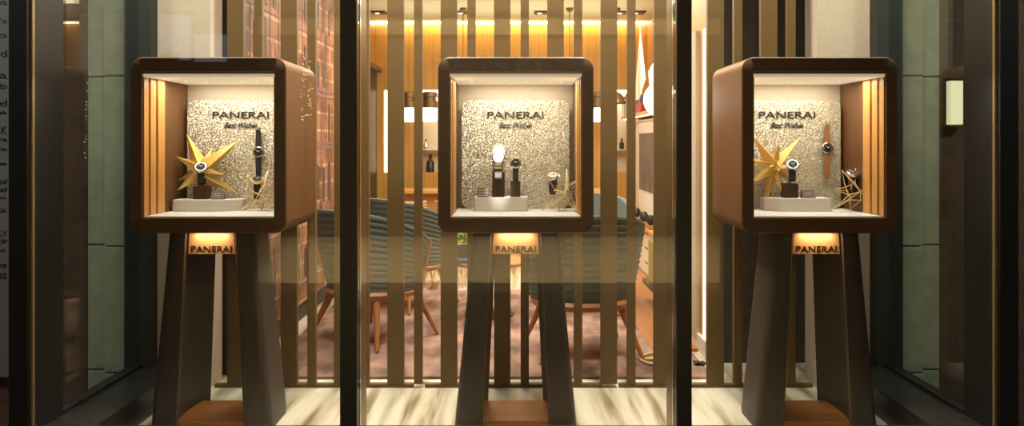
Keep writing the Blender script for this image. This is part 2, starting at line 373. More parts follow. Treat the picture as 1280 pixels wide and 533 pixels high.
# outside: stone pilasters, brick walls, ground
for s, nm in ((-1, 'wall_outside_left'), (1, 'wall_outside_right')):
    bm = bmesh.new(); xa, xb = 1.96, 2.10
    for z0, z1 in ((-.35, .02), (.028, .67), (.678, 1.545), (1.553, 2.9)):
        box(bm, (s*xa, 4.1, z0), (s*(xb), 4.5, z1), .006); box(bm, (s*(xb+.02), 4.16, z0), (s*(xb+.115), 4.5, z1), .006)
    struct(nm+'_pilaster', bm, M['stone'], 'green grey stone pilaster outside the side window')
    sbox(nm, (s*2.24, 4.35, -.35), (s*6, 4.6, 2.9), M['brick'])
sbox('wall_facade', (-2.9, -3.3, -.35), (2.4, -3.0, 7), M['facade'], label='pale stone front across the street')
sbox('trim_30', (-2.9, -3.0, -.35), (2.4, -2.96, .16), M['facade_pale'], label='pale stone plinth of the front across the street')
sbox('trim_31', (-2.9, -3.0, 2.42), (2.4, -2.96, 2.62), M['facade_pale'], label='pale stone band of the front across the street')
sbox('wall_facade_left', (-9, -3.3, -.35), (-2.9, -3.0, 7), M['brick'])
sbox('wall_facade_right', (2.4, -3.3, -.35), (9, -3.0, 7), M['brick'])
bm = bmesh.new()
for x0, x1 in ((-9, -5.2), (-3.05, -2.85), (2.3, 2.5), (4.6, 9)): box(bm, (x0, -2.99, -.35), (x1, -2.93, 2.9))
box(bm, (-9, -2.99, 2.66), (9, -2.9, 2.7))
struct('wall_facade_piers', bm, M['darkpanel'])

# ------------------------------------------------------------------ mural
mu = thing('wall_mural', (-1.449, 5.2, 0), 'large printed mural of an ornate arched stone building on the left wall', 'mural')
bm = bmesh.new(); box(bm, (0, -1.05, .12), (.012, 1.18, 2.5)); n0 = len(bm.faces)
def arch(bm, yc, z0, w, h, x):
    pts = [(yc-w/2, z0), (yc+w/2, z0)]+[(yc+w/2*math.cos(a), z0+h-w/2+w/2*math.sin(a)) for a in [PI*i/8 for i in range(9)]]
    prism(bm, pts, x, x+.002, 'X')
for row, z0 in enumerate((.3, .78, 1.22, 1.62, 2.02)):
    for i in range(12):
        if random.random() < .75: arch(bm, -.93+i*.178, z0+random.uniform(-.02, .03), random.choice((.05, .07, .09)), random.choice((.2, .26, .3)), .0125)
n1 = len(bm.faces)
for z0 in (.24, .66, .70, 1.13, 1.16, 1.20, 1.55, 1.59, 1.97, 2.36): box(bm, (.0125, -1.05, z0), (.015, 1.18, z0+random.choice((.008, .015, .022))))
for i in range(12): box(bm, (.0125, -1.02+i*.178, .2), (.0145, -1.01+i*.178, 2.4))
bm.faces.ensure_lookup_table()
for k, f in enumerate(bm.faces): f.material_index = 0 if k < n0 else (1 if k < n1 else 2)
build('print_panel', bm, [M['mural'], M['mural_dark'], M['mural_mid']], mu)

# ------------------------------------------------------------------ slatted screen
sc = thing('slatted_screen', (0, 3.93, 0), 'tall screen of alternating wide and narrow bronze slats behind the display cases', 'screen')
YS, DS = 0.0, .032
for k in range(-5, 6):
    cw = (627.8+66.75*k-VPX)*3.93/1000; cn = (656+66.7*k-VPX)*3.93/1000
    for c, hw in ((cw, .0405), (cn, .0205)):
        if -1.47 < c-hw and c+hw < 1.47:
            pbox('slat', (c-hw, 0, .018), (c+hw, DS, 2.9), M['slat'], sc, .0015)
for a, b_ in ((-1.47, P(517, 0, 3.93).x), (P(531, 0, 3.93).x, P(752, 0, 3.93).x), (P(774, 0, 3.93).x, 1.47)):
    pbox('rail', (a, .001, 0), (b_, DS-.001, .018), M['slat'], sc, .001)

# ------------------------------------------------------------------ display boxes and stands
CX = (-1.273, .009, 1.276)
YF, YB = 3.333, 3.825
ZT, ZB, ZIT, ZIB = 1.562, .827, 1.503, .888
SIDE = ('left', 'middle', 'right')
case_lab = ('rounded walnut display case on the left with a black strap watch hanging inside',
            'rounded walnut display case in the middle holding the tall silver watch column',
            'rounded walnut display case on the right with a brown strap watch hanging inside')
def make_case(cx, lab):
    t = thing('display_case', (cx, YF, ZB), lab, 'display case')
    H = ZT-ZB; D = YB-YF
    O = rrect(.65, H, .052, 7, 0, H/2); Iw, Ih = .554, ZIT-ZIB; I = rrect(Iw, Ih, .006, 7, 0, (ZIB-ZB)+Ih/2)
    bm = bmesh.new(); n = len(O); rings = []
    for pts, y in ((I, D-.02), (I, 0.0), ([(p[0]*.985, H/2+(p[1]-H/2)*.988) for p in O], 0.0), (O, .004), (O, D)):
        rings.append([bm.verts.new((p[0], y, p[1])) for p in pts])
    for A, B in zip(rings, rings[1:]):
        for i in range(n): bm.faces.new((A[i], A[(i+1) % n], B[(i+1) % n], B[i]))
    bm.faces.new(rings[-1]); 
    o = build('shell', bm, [M['walnut'], M['walnut_v_lit']], t)
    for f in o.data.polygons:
        if abs(f.normal.x) > .7 : f.material_index = 1  # side faces take the lightened walnut copy
        f.use_smooth = abs(f.normal.y) < .5
    o.data.set_sharp_from_angle(angle=math.radians(35))
    z0, z1 = ZIB-ZB, ZIT-ZB
    pbox('back_lining', (-.276, D-.035, z0+.001), (.276, D-.021, z1-.001), M['taupe'], t)
    pbox('floor_pad', (-.272, .008, z0+.0005), (.272, D-.037, z0+.009), M['pad'], t, .003)
    bm = bmesh.new(); box(bm, (-.2755, .012, z1-.022), (.2755, D-.037, z1-.001))
    for i in range(6): lathe(bm, [(.007, 0), (.007, .004), (.004, .005)], (-.2+i*.08, .26+.03*(i % 2), z1-.0265), 10)
    build('ceiling_diffuser', bm, M['diffuser'], t)
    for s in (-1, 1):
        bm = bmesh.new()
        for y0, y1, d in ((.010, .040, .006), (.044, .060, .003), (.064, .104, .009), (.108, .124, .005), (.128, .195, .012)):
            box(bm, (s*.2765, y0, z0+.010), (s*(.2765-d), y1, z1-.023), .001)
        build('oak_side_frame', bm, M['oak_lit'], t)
        pbox('side_lining', (s*.2765, .198, z0+.010), (s*.270, D-.038, z1-.023), M['shaded_side'], t)
    pbox('front_lip', (-.2755, .002, z1-.010), (.2755, .0115, z1-.001), M['bronze'], t, .001)
    area('case_light', (cx, YF+.16, ZIT-.028), (.50, .12), 3.3, (1, .93, .78))
    area('case_light_rear', (cx, YF+.355, ZIT-.028), (.42, .02), .85, (1, .93, .78), rot=(math.radians(8), 0, 0))
    return t
for cx, lab in zip(CX, case_lab): make_case(cx, lab)
area('case_pin_light', (-.065, 3.46, ZIT-.029), (.012, .012), .32, (1, .97, .92), rot=(math.radians(20), 0, 0), spread=math.radians(16))

def make_panel(cx, lab):
    y = 3.735; zb, zt = ZIB+.0105, 1.2+.0545*y
    t = thing('sequin_panel', (cx, y, zb), lab, 'display panel')
    bm = bmesh.new(); H = zt-zb
    prism(bm, rrect(.502, H, .036, 7, 0, H/2), 0, .014)
    build('sequin_board', bm, M['sequin'], t)
    text_mesh('lettering', 'PANERAI', .262, .031, M['letter'], t, (0, -.004, H-.068), .006)
    text_mesh('script_lettering', 'Best Wishes', .155, .026, M['letter'], t, (0, -.004, H-.116), .004, shear=.5)
    return t
make_panel(CX[0], 'champagne sequin panel with rounded corners behind the gold star and black hanging watch')
make_panel(CX[1], 'champagne sequin panel with rounded corners in the middle case')
make_panel(CX[2], 'champagne sequin panel with rounded corners behind the brown hanging watch')

def make_stand(cx, lab):
    t = thing('display_stand', (cx, 3.36, 0), lab, 'display stand')
    def leg(s):
        # plan outline at height f (0 foot, 1 top), concave inner face, rounded front outer corner
        bm = bmesh.new(); rings = []
        for k in range(9):
            f = k/8; xi = .141-.039*f; xo = .2585-.0785*f; d = .335-.03*f
            pts = []
            for j in range(5):                     # front outer corner
                a = -PI/2+PI/2*j/4; r = .028; pts.append((xo-r+r*math.cos(a), r+r*math.sin(a)))
            pts += [(xo, d*.6), (xo-.02, d*.85), (xo-.055, d)]
            pts += [(xi-.014, d), (xi+.004, d*.86), (xi+.014, d*.6), (xi+.014, d*.35), (xi+.008, d*.12), (xi, .006), (xi+.006, 0)]
            rings.append([bm.verts.new((s*p[0], p[1], .826*f)) for p in pts])
        n = len(rings[0])
        for A, B in zip(rings, rings[1:]):
            for i in range(n): bm.faces.new((A[i], A[(i+1) % n], B[(i+1) % n], B[i]))
        bm.faces.new(rings[0]); bm.faces.new(rings[-1])
        o = build('leg', bm, M['leg'], t, True)
        bm = bmesh.new()
        A = []
        for f in (0, 1):
            xi = .141-.039*f
            A.append([bm.verts.new((s*(xi+dx), dy, .826*f)) for dx, dy in ((-.0015, .004), (.003, -.0015), (.0055, -.0015), (-.0015, .008))])
        for i in range(4): bm.faces.new((A[0][i], A[0][(i+1) % 4], A[1][(i+1) % 4], A[1][i]))
        build('edge_band', bm, M['leg_edge'], o)
    leg(-1); leg(1)
    bm = bmesh.new(); prism(bm, [(-.150, .012), (.150, .012), (.158, .12), (.156, .22), (.138, .285), (-.138, .285), (-.156, .22), (-.158, .12)], .001, .03, 'Z'); build('base_plate', bm, M['plate'], t)
    # lit wood plaque between the leg tops
    bm = bmesh.new(); prism(bm, [(-.099, .735), (.099, .735), (.094, .826), (-.094, .826)], .012, .04); pl = build('plaque', bm, M['plaque'], t)
    text_mesh('lettering', 'PANERAI', .168, .024, M['letter'], pl, (0, .011, .757), .003)
    area('plaque_light', (cx, 3.347, .820), (.14, .012), .26, (1, .78, .50), rot=(math.radians(22), 0, 0))
    return t
make_stand(CX[0], 'dark splayed two legged stand with lit orange plaque carrying the left display case')
make_stand(CX[1], 'dark splayed two legged stand with lit orange plaque carrying the middle display case')
make_stand(CX[2], 'dark splayed two legged stand with lit orange plaque carrying the right display case')

# ------------------------------------------------------------------ display contents
FZ = ZIB+.0095                                     # top of the pads
def make_plinth(x0, x1, y, depth, z1, lab, cut=0):
    cx = (x0+x1)/2; wd = x1-x0
    t = thing('display_plinth', (cx, y, FZ), lab, 'plinth')
    h = z1-FZ
    pts = [(-wd/2+.006, 0), (wd/2-.006, 0), (wd/2, .006), (wd/2, depth-.006), (wd/2-.006, depth), (-wd/2+.006, depth), (-wd/2, depth-.006), (-wd/2, .006)]
    if cut > 0: pts[1:3] = [(wd/2-cut, 0), (wd/2, cut*.8)]
    if cut < 0: pts[0] = (-wd/2-cut, 0); pts[-1] = (-wd/2, -cut*.8)
    bm = bmesh.new(); prism(bm, pts, .001, h-.004, 'Z'); build('block', bm, M['plinth'], t)
    bm = bmesh.new(); prism(bm, [(p[0]*.985, depth/2+(p[1]-depth/2)*.97) for p in pts], h-.0039, h, 'Z'); build('top_pad', bm, M['pad'], t)
PT = .955
def X(px, Y): return (px-VPX)*Y/1000
make_plinth(X(217, 3.6), X(301, 3.6), 3.58, .115, PT-.006, 'low putty coloured plinth under the watch in front of the faceted gold star, left case', .06)
make_plinth(X(592.5, 3.6), X(660, 3.6), 3.59, .12, PT+.004, 'low putty coloured plinth under the tall silver watch column')
make_plinth(X(957, 3.6), X(1038, 3.6), 3.58, .115, PT, 'low putty coloured plinth beside the wire star, right case', -.055)

def make_watch(loc, lab, style='loop', strap='leather', dial='blackdial', size=1.0, rx=0, rz=0, parts=True, bezel='steel'):
    t = thing('wrist_watch', loc, lab, 'watch', None, rz); t.rotation_euler = (rx, 0, rz); t.scale = (size,)*3
    R = .0215
    if style == 'loop': c = Vector((0, -.026, .022)); tilt = math.radians(-32)
    elif style == 'flat': c = Vector((0, -.006, 0)); tilt = 0
    else: c = Vector((0, -.034, .03)); tilt = math.radians(-12)
    mt = Matrix.Rotation(PI/2+tilt, 4, 'X')        # z axis -> towards the viewer
    bm = bmesh.new(); lathe(bm, [(R*.8, -.006), (R, -.003), (R, .003), (R*.86, .006)], c, 28, mt)
    off = mt@Vector((0, 0, 0))
    case = build('case', bm, M[bezel], t, True)
    bm = bmesh.new(); lathe(bm, [(R*.80, .0055), (R*.80, .0068)], c, 28, mt); dl = build('dial', bm, M[dial], case)
    bm = bmesh.new()
    for a, l, wd in ((.9, R*.45, .0013), (-.75, R*.62, .001)):
        d = mt@Vector((math.sin(a), math.cos(a), 0)); n = mt@Vector((0, 0, 1))
        tube(bm, c+n*.0075, c+n*.0075+d*l, wd, wd*.6, 5)
    for k in range(12):
        a = PI*k/6; d = mt@Vector((math.sin(a), math.cos(a), 0)); n = mt@Vector((0, 0, 1))
        tube(bm, c+n*.0072+d*R*.62, c+n*.0072+d*R*.74, .0005, None, 4)
    build('hands', bm, M['pale'], dl)
    bm = bmesh.new(); d = mt@Vector((1, 0, 0)); tube(bm, c+d*R*.95, c+d*R*1.25, .0035, .003, 10); box(bm, c+d*R*1.1+Vector((-.003, -.002, -.008)), c+d*R*1.1+Vector((.001, .002, .008)), .001)
    build('crown', bm, M['steel'], case)
    bm = bmesh.new()
    if style == 'flat':
        for s, ln in ((1, .085), (-1, .115)):
            prism(bm, [(-.0125, s*.018), (.0125, s*.018), (.0095, s*ln), (.006, s*(ln+.005)), (-.006, s*(ln+.005)), (-.0095, s*ln)], -.0055, -.0015)
    else:
        ay, az = (.026, .038) if style == 'loop' else (.030, .045)
        seg = 26; ring = []
        for i in range(seg):
            a = 2*PI*i/seg; hw = .0118-.002*(1-math.cos(a-.5))/2
            ring.append([bm.verts.new((sx*hw, -rr*ay*math.cos(a), rr*az*math.sin(a))) for sx, rr in ((-1, 1), (1, 1), (1, .88), (-1, .88))])
        for i in range(seg):
            A, B = ring[i], ring[(i+1) % seg]
            for j in range(4): bm.faces.new((A[j], A[(j+1) % 4], B[(j+1) % 4], B[j]))
    st = build('strap', bm, M[strap], t, style != 'flat')
    if style == 'flat':
        bm = bmesh.new()
        for sx in (-1, 1): box(bm, (sx*.010, -.009, .080), (sx*.0075, -.004, .096), .0005)
        box(bm, (-.010, -.009, .093), (.010, -.005, .097), .0005); box(bm, (-.0012, -.009, .078), (.0012, -.006, .094))
        build('buckle', bm, M['steel'], st)
    return t
def make_block(px0, px1, y, z0, z1, lab, d=.05):
    a = X(px0, y); b_ = X(px1, y); t = thing('watch_block', ((a+b_)/2, y, z0), lab, 'display block'); h = z1-z0; wd = b_-a
    pbox('riser', (-wd/2, 0, .0003), (wd/2, d, h), M['block'], t, .0015)
    bm = bmesh.new(); tube(bm, (0, d/2, h), (0, d/2, h+.02), .006, .006, 10); lathe(bm, [(.012, h), (.012, h+.003)], (0, d/2, 0), 14); build('holder', bm, M['bronze'], t)
def make_sign(px0, px1, y, z0, h, lab, stack=False):
    a = X(px0, y); b_ = X(px1, y); wd = b_-a; t = thing('price_sign', ((a+b_)/2, y, z0), lab, 'sign')
    bm = bmesh.new()
    if stack: box(bm, (-wd/2, 0, .0003), (wd/2, .03, h), .001)
    else: prism(bm, [(0, .0003), (.034, .0003), (.026, h), (.016, h)], -wd/2, wd/2, 'X')
    build('sign_body', bm, M['sign'], t)
    bm = bmesh.new()
    n = 5 if stack else 2
    for i in range(n):
        z = h*(.18+.66*i/(n-1)) if n > 2 else h*(.48+.22*i); yy = -.0008 if stack else .016*z/h-.0012
        hw = wd*.42 if stack else wd*.28-.003*i
        box(bm, (-hw, yy, z-.0010), (hw, yy+.001, z+.0010))
    build('printed_lines', bm, M['pale'], t)
# left case
lz = PT-.006
make_block(241.5, 259, 3.61, lz, lz+.060, 'dark wood block under the watch before the left gold star')
make_watch((X(252.5, 3.635), 3.635, lz+.112), 'steel watch with black dial and strap in front of the left gold star', rx=math.radians(-8), rz=math.radians(12), size=1.25)
make_sign(263, 278.5, 3.60, lz, .036, 'small grey wedge sign beside the block in the left case')
make_watch((X(324.5, 3.73), 3.718, P(324, 190, 3.73).z), 'black strap watch hanging straight on the left sequin panel', 'flat', 'leather', size=1.15)
make_watch((X(322, 3.64), 3.63, P(322, 236, 3.64).z), 'small gold rimmed watch held in the wire star of the left case', 'loop', 'leather', size=1.3, rx=math.radians(-25), rz=math.radians(20), bezel='brass')
# middle case
mz = PT+.004
t = thing('watch_column', (X(623, 3.61), 3.61, mz), 'tall dark column carrying a silver bracelet watch in the middle case', 'watch holder')
pbox('column', (-.0285, .0, .0003), (.0285, .045, .165), M['block'], t, .0015)
pbox('front_groove', (-.008, -.0015, .004), (.008, -.0002, .160), M['black'], t)
bm = bmesh.new(); prism(bm, rrect(.056, .10, .026, 6, 0, .195), .000, .040); build('holder_head', bm, M['pale'], t)
make_watch((X(623, 3.60), 3.615, P(623, 208, 3.6).z), 'bright silver bracelet watch on top of the tall column', 'tall', 'steel', 'white', size=1.35)
make_block(638, 650.5, 3.62, mz, mz+.071, 'dark wood block under the green strap watch in the middle case')
make_watch((X(644.5, 3.64), 3.645, mz+.120), 'steel watch with dark green strap on the shorter block in the middle case', 'tall', 'green', size=1.15)
make_sign(596.5, 611, 3.61, mz, .044, 'ribbed grey upright sign at the left end of the middle plinth', True)
make_watch((X(691.5, 3.62), 3.62, P(691, 231, 3.62).z), 'steel watch with black strap held in the wire star of the middle case', 'loop', 'leather', 'steel', size=1.25, rx=math.radians(-25), rz=math.radians(-12))
# right case
rz_ = PT
make_block(980.5, 998, 3.61, rz_, rz_+.066, 'dark wood block under the chronograph beside the right gold star')
make_watch((X(990, 3.635), 3.635, rz_+.120), 'steel chronograph with black strap beside the right gold star', rx=math.radians(-4), rz=math.radians(-14), size=1.25, dial='blackdial')
make_sign(1003.5, 1020, 3.60, rz_, .037, 'small grey wedge sign at the right end of the right plinth')
make_watch((X(1032, 3.73), 3.718, P(1032, 185, 3.73).z), 'brown leather strap watch hanging straight on the right sequin panel', 'flat', 'tan', size=1.22)
make_watch((X(1063, 3.6), 3.6, P(1063, 229, 3.6).z), 'steel watch with black strap held in the wire star of the right case', 'loop', 'leather', 'steel', size=1.35, rx=math.radians(-30), rz=math.radians(14))

def gold_star(px, py, Y, tips, lab):
    c = P(px, py, Y); t = thing('faceted_star', c, lab, 'star ornament'); 
    bm = bmesh.new(); bmesh.ops.create_icosphere(bm, subdivisions=1, radius=.022)
    k = Y/1000
    for dx, dy, dep, wd in tips:
        wd *= 1.4
        tip = Vector((dx*k, dep, -dy*k)); d = tip.normalized(); q = d.to_track_quat('Z', 'Y')
        A = [bm.verts.new(d*.012+q@Vector((wd*math.cos(a), wd*math.sin(a), 0))) for a in (.4, .4+PI/2, .4+PI, .4+1.5*PI)]
        T = bm.verts.new(tip)
        for i in range(4): bm.faces.new((A[i], A[(i+1) % 4], T))
        bm.faces.new(A[::-1])
    build('faceted_body', bm, M['goldpaper'], t)
    # keep it one part with a small pin it stands on
    bm = bmesh.new(); tube(bm, (0, .02, 0), (0, .02, -(c.z-FZ)+.0005), .003, .003, 8); build('support_rod', bm, M['brass'], t)
gold_star(252, 213, 3.675, [(-20, -46, .01, .030), (46, -38, .012, .030), (10, -28, .03, .020), (-27, -18, -.05, .022), (-31, 13, .0, .022), (-26, 25, -.04, .024),
    (52, 31, -.035, .026), (34, 5, -.05, .020), (2, -6, -.03, .018), (30, -22, .02, .02), (-8, 30, .0, .02), (14, 28, .02, .02)],
    'large faceted gold star with long spikes in the left case')
gold_star(967, 209, 3.675, [(-25, -38, -.0, .028), (4.5, -30, -.03, .018), (34, -38, .0, .026), (20, 0, -.04, .018), (9, 34, -.03, .016), (-14, 50, -.02, .022),
    (-32, 20, -.03, .022), (-34, -10, -.01, .022), (3, 5, -.05, .018), (26, 18, .02, .018), (-12, 0, -.07, .014)],
    'large faceted gold star partly behind the frame of the right case')
def wire_star(px, py, Y, tips, lab):
    c = P(px, py, Y); t = thing('wire_star', c, lab, 'star ornament'); k = Y/1000; lim = c.z-FZ-.003
    T = [Vector((dx*k, dep, max(-lim, -dy*k))) for dx, dy, dep in tips]
    T.sort(key=lambda v: math.atan2(v.z, v.x)); n = len(T); core = []
    for i in range(n):
        a = math.atan2(T[i].z, T[i].x); b_ = math.atan2(T[(i+1) % n].z, T[(i+1) % n].x)
        if b_ < a: b_ += 2*PI
        m_ = (a+b_)/2; core.append(Vector((.040*math.cos(m_), .022*(-1)**i, .040*math.sin(m_))))
    hubs = [Vector((.006, -.040, .004)), Vector((-.004, .040, 0))]
    bm = bmesh.new(); R_ = .0020
    for i in range(n):
        tube(bm, T[i], core[i], R_, None, 6); tube(bm, T[i], core[i-1], R_, None, 6)
        tube(bm, core[i], core[(i+1) % n], R_, None, 6)
        tube(bm, T[i], hubs[i % 2], R_, None, 6)
        if i % 2: tube(bm, core[i], hubs[0], R_, None, 6)
    for v in T+core+hubs:
        mm = bmesh.ops.create_icosphere(bm, subdivisions=1, radius=.0028)
        for q in mm['verts']: q.co += v
    build('wire_frame', bm, M['brass'], t)
wire_star(325, 243, 3.62, [(-14, -22, -.03), (8, -30, .03), (28, -20, -.02), (27, 6, .04), (18, 27, -.05), (-2, 23, .05), (-22, 26, -.02), (-25, 2, .02)], 'open brass wire star at the right end of the left case')
wire_star(704, 241, 3.60, [(5, -29, .02), (-22, -23, -.03), (21, -18, -.03), (22, 4, .03), (17, 26, -.05), (-5, 22, .05), (-26, 25, -.02), (-19, 3, .03)], 'open brass wire star at the right end of the middle case')
wire_star(1069, 240, 3.58, [(-20, -27, -.03), (4, -29, .03), (29, -19, .0), (28, 5, -.04), (24, 27, -.04), (0, 23, .05), (-23, 22, .03), (-28, -3, -.03)], 'open brass wire star at the right end of the right case')

# ------------------------------------------------------------------ salon furniture
def make_chair(loc, rz, lab, group='quilted lounge chairs on the carpet'):
    t = thing('lounge_chair', loc, lab, 'chair', group, rz)        # faces local +Y
    # quilted wrap-around shell
    bm = bmesh.new(); NU, NV = 30, 78; G = []; G2 = []
    for lay in (0, 1):
        rows = []
        for v in range(NV+1):
            fv = v/NV; row = []
            for u in range(NU+1):
                fu = u/NU*2-1; ang = fu*math.radians(112)
                top = .80-.20*abs(fu)**2.2; z = .30+(top-.30)*fv
                q = .006*abs(math.sin(PI*fv*13))
                R = .27+.07*fv**.8+(q if lay == 0 else -.045)
                x = R*1.05*math.sin(ang); y = -R*.95*math.cos(ang)-.06*fv*math.cos(ang)
                row.append(bm.verts.new((x, y, z)))
            rows.append(row)
        for v in range(NV):
            for u in range(NU):
                f = (rows[v][u], rows[v][u+1], rows[v+1][u+1], rows[v+1][u]); bm.faces.new(f if lay == 0 else f[::-1])
        (G if lay == 0 else G2).extend(rows)
    for v in range(NV):
        for e in (0, NU): bm.faces.new((G[v][e], G[v+1][e], G2[v+1][e], G2[v][e]))
    for u in range(NU):
        for e in (0, NV): bm.faces.new((G[e][u], G[e][u+1], G2[e][u+1], G2[e][u]))
    build('backrest', bm, M['teal'], t, True)
    bm = bmesh.new(); lathe(bm, [(.20, .32), (.255, .335), (.265, .38), (.25, .425), (.18, .44), (0, .442)], (0, .03, 0), 28); build('seat', bm, M['seatwool'], t, True)
    bm = bmesh.new(); lathe(bm, [(.235, .270), (.285, .272), (.30, .30), (.285, .318), (.2, .318)], (0, 0, 0), 32); build('seat_frame', bm, M['chairwood'], t, True)
    for sx, sy in ((-1, -1), (1, -1), (-1, 1), (1, 1)):
        bm = bmesh.new(); tube(bm, (sx*.185, sy*.17, .275), (sx*.285, sy*.27, .001), .024, .011, 12); build('leg', bm, M['chairwood'], t, True)
    for s in (-1, 1):
        bm = bmesh.new(); tube(bm, (s*.285, .10, .30), (s*.325, .155, .61), .015, .012, 10); build('arm_post', bm, M['chairwood'], t, True)
    return t
ch = make_chair((-.86, 4.92, .017), math.radians(-34), 'teal quilted lounge chair seen from behind, nearest on the left')
def place(loc, rz, lab):
    c = copy_tree(ch); c.location = loc; c.rotation_euler = (0, 0, rz); c['label'] = lab; return c
place((.39, 4.60, .017), math.radians(8), 'teal quilted lounge chair seen from behind on the right of the middle stand')
place((-.80, 5.92, .017), math.radians(-35), 'teal quilted lounge chair further back on the left beyond the nearest one')
place((.52, 5.85, .017), math.radians(165), 'teal quilted lounge chair facing the window behind the right hand one')

t = thing('round_table', (-.17, 5.55, .012), 'round wooden coffee table with plant and books between the chairs', 'table')
bm = bmesh.new(); lathe(bm, [(.24, .355), (.262, .36), (.266, .378), (.26, .385), (0, .385)], (0, 0, 0), 36); build('table_top', bm, M['chairwood'], t, True)
bm = bmesh.new(); lathe(bm, [(.17, .001), (.17, .012), (.03, .03), (.022, .2), (.03, .355)], (0, 0, 0), 24); build('pedestal', bm, M['block'], t, True)
TZ = .397
t = thing('potted_plant', (-.345, 5.58, TZ), 'small green leafy plant in a grey pot on the round table', 'plant')
bm = bmesh.new(); lathe(bm, [(.035, 0), (.05, .02), (.055, .09), (.045, .095), (.045, .08), (0, .08)], (0, 0, 0), 20); build('pot', bm, M['pot'], t, True)
bm = bmesh.new()
for i in range(70):
    a = random.uniform(0, 2*PI); e = random.uniform(.1, 1.4); r = random.uniform(.03, .085); ce = Vector((r*math.cos(a)*math.cos(e), r*math.sin(a)*math.cos(e), .11+r*math.sin(e)*1.1))
    q = Vector((math.cos(a), math.sin(a), random.uniform(-.4, .9))).to_track_quat('Y', 'Z')
    pts = [(0, -.018, 0), (.012, 0, .004), (0, .022, 0), (-.012, 0, .004)]; vs = [bm.verts.new(ce+q@Vector(p)) for p in pts]
    vs2 = [bm.verts.new(v.co+q@Vector((0, 0, -.0015))) for v in vs]
    bm.faces.new(vs); bm.faces.new(vs2[::-1])
    for k in range(4): bm.faces.new((vs[k], vs2[k], vs2[(k+1) % 4], vs[(k+1) % 4]))
build('foliage', bm, M['leaf'], t)
t = tag(pbox('book', (-.43, 5.36, TZ+.0005), (-.26, 5.47, TZ+.022), M['navy'], None, .002), 'navy blue book lying on the near edge of the round table', 'book')
def bk(a, b_, m, lab): return tag(pbox('book', a, b_, m, None, .002), lab, 'book')
bk((-.24, 5.42, TZ+.0005), (-.10, 5.58, TZ+.02), M['red'], 'red book at the bottom of the stack on the round table')
bk((-.235, 5.43, TZ+.0205), (-.11, 5.57, TZ+.04), M['pale'], 'white book in the middle of the stack on the round table')
bk((-.23, 5.44, TZ+.0405), (-.12, 5.56, TZ+.058), M['red'], 'red book on top of the stack on the round table')
# small stool with woven seat beside the far left chair
t = thing('woven_stool', (-.60, 6.74, .002), 'white woven cane stool beside the further left chair', 'stool')
bm = bmesh.new()
for i in range(15): tube(bm, (.2*math.cos(i*PI/7.5), .2*math.sin(i*PI/7.5), .002), (.16*math.cos(i*PI/7.5+.6), .16*math.sin(i*PI/7.5+.6), .30), .009, .009, 6)
build('cane_base', bm, M['woven'], t)
bm = bmesh.new(); lathe(bm, [(.15, .29), (.19, .30), (.195, .33), (.17, .345), (0, .35)], (0, 0, 0), 24); build('seat_cushion', bm, M['seatwool'], t, True)

# long counter at the back, cane chairs in front
t = thing('counter', (-.1, 8.25, 0), 'long pale topped counter before the back wall', 'counter')
pbox('counter_top', (-1.15, -.25, .70), (1.12, .28, .73), M['oak_lit'], t, .004)
pbox('counter_front', (-1.1, -.15, .001), (1.10, .25, .70), M['sidewood'], t)
def cane_chair(loc, rz, lab):
    t = thing('cane_chair', loc, lab, 'chair', None, rz)
    bm = bmesh.new()
    for i in range(12):
        z = .36+i*.027; rr = []
        pts = [Vector((.24*math.sin(a), -.22*math.cos(a), z)) for a in [math.radians(-80+16*k) for k in range(11)]]
        for p, q in zip(pts, pts[1:]): tube(bm, p, q, .0105, None, 5)
    build('woven_backrest', bm, M['woven'], t)
    bm = bmesh.new(); lathe(bm, [(.2, .33), (.22, .35), (.21, .37), (0, .375)], (0, 0, 0), 20); build('seat', bm, M['woven'], t)
    for sx, sy in ((-1, -1), (1, -1), (-1, 1), (1, 1)):
        bm = bmesh.new(); tube(bm, (sx*.14, sy*.14, .33), (sx*.18, sy*.18, .001), .014, .01, 8); build('leg', bm, M['chairwood'], t)
cane_chair((-1.06, 7.55, 0), 0, 'woven cane chair at the left end of the counter')
cane_chair((-.50, 7.55, 0), 0, 'woven cane chair at the counter, half hidden by the middle case')

# niches: back, shelf and objects
for (a, b_, nm) in ((-1.03, -.36, 'left'), (1.02, 1.43, 'right')):
    sbox('wall_niche_'+nm, (a, 9.12, nz0), (b_, 9.16, nz1), M['cream'], label='pale back of the lit wall niche')
    sbox('trim_niche_'+nm, (a+.01, 8.93, nz1-.03), (b_-.01, 8.99, nz1-.002), M['nicheled'], label='light strip at the top of the wall niche')
    sbox('trim_shelf_'+nm, (a+.002, 8.95, 1.13), (b_-.002, 9.11, 1.14), M['white'])
def bottle(x, y, z, h, m, lab):
    t = thing('bottle', (x, y, z), lab, 'bottle')
    bm = bmesh.new(); r = h*.22; lathe(bm, [(r, .0005), (r, h*.55), (r*.4, h*.72), (r*.4, h*.85)], (0, 0, 0), 12); build('body', bm, m, t, True)
    bm = bmesh.new(); lathe(bm, [(r*.45, h*.85), (r*.45, h)], (0, 0, 0), 10); build('stopper', bm, M['black'], t)
bottle(-.94, 9.03, nz0, .20, M['black'], 'small black bottle on the floor of the left wall niche')
bottle(-.99, 9.03, 1.14, .11, M['steel'], 'tiny silver flask on the shelf of the left wall niche')
bottle(1.22, 9.03, 1.14, .12, M['black'], 'tiny dark flask in the right wall niche')

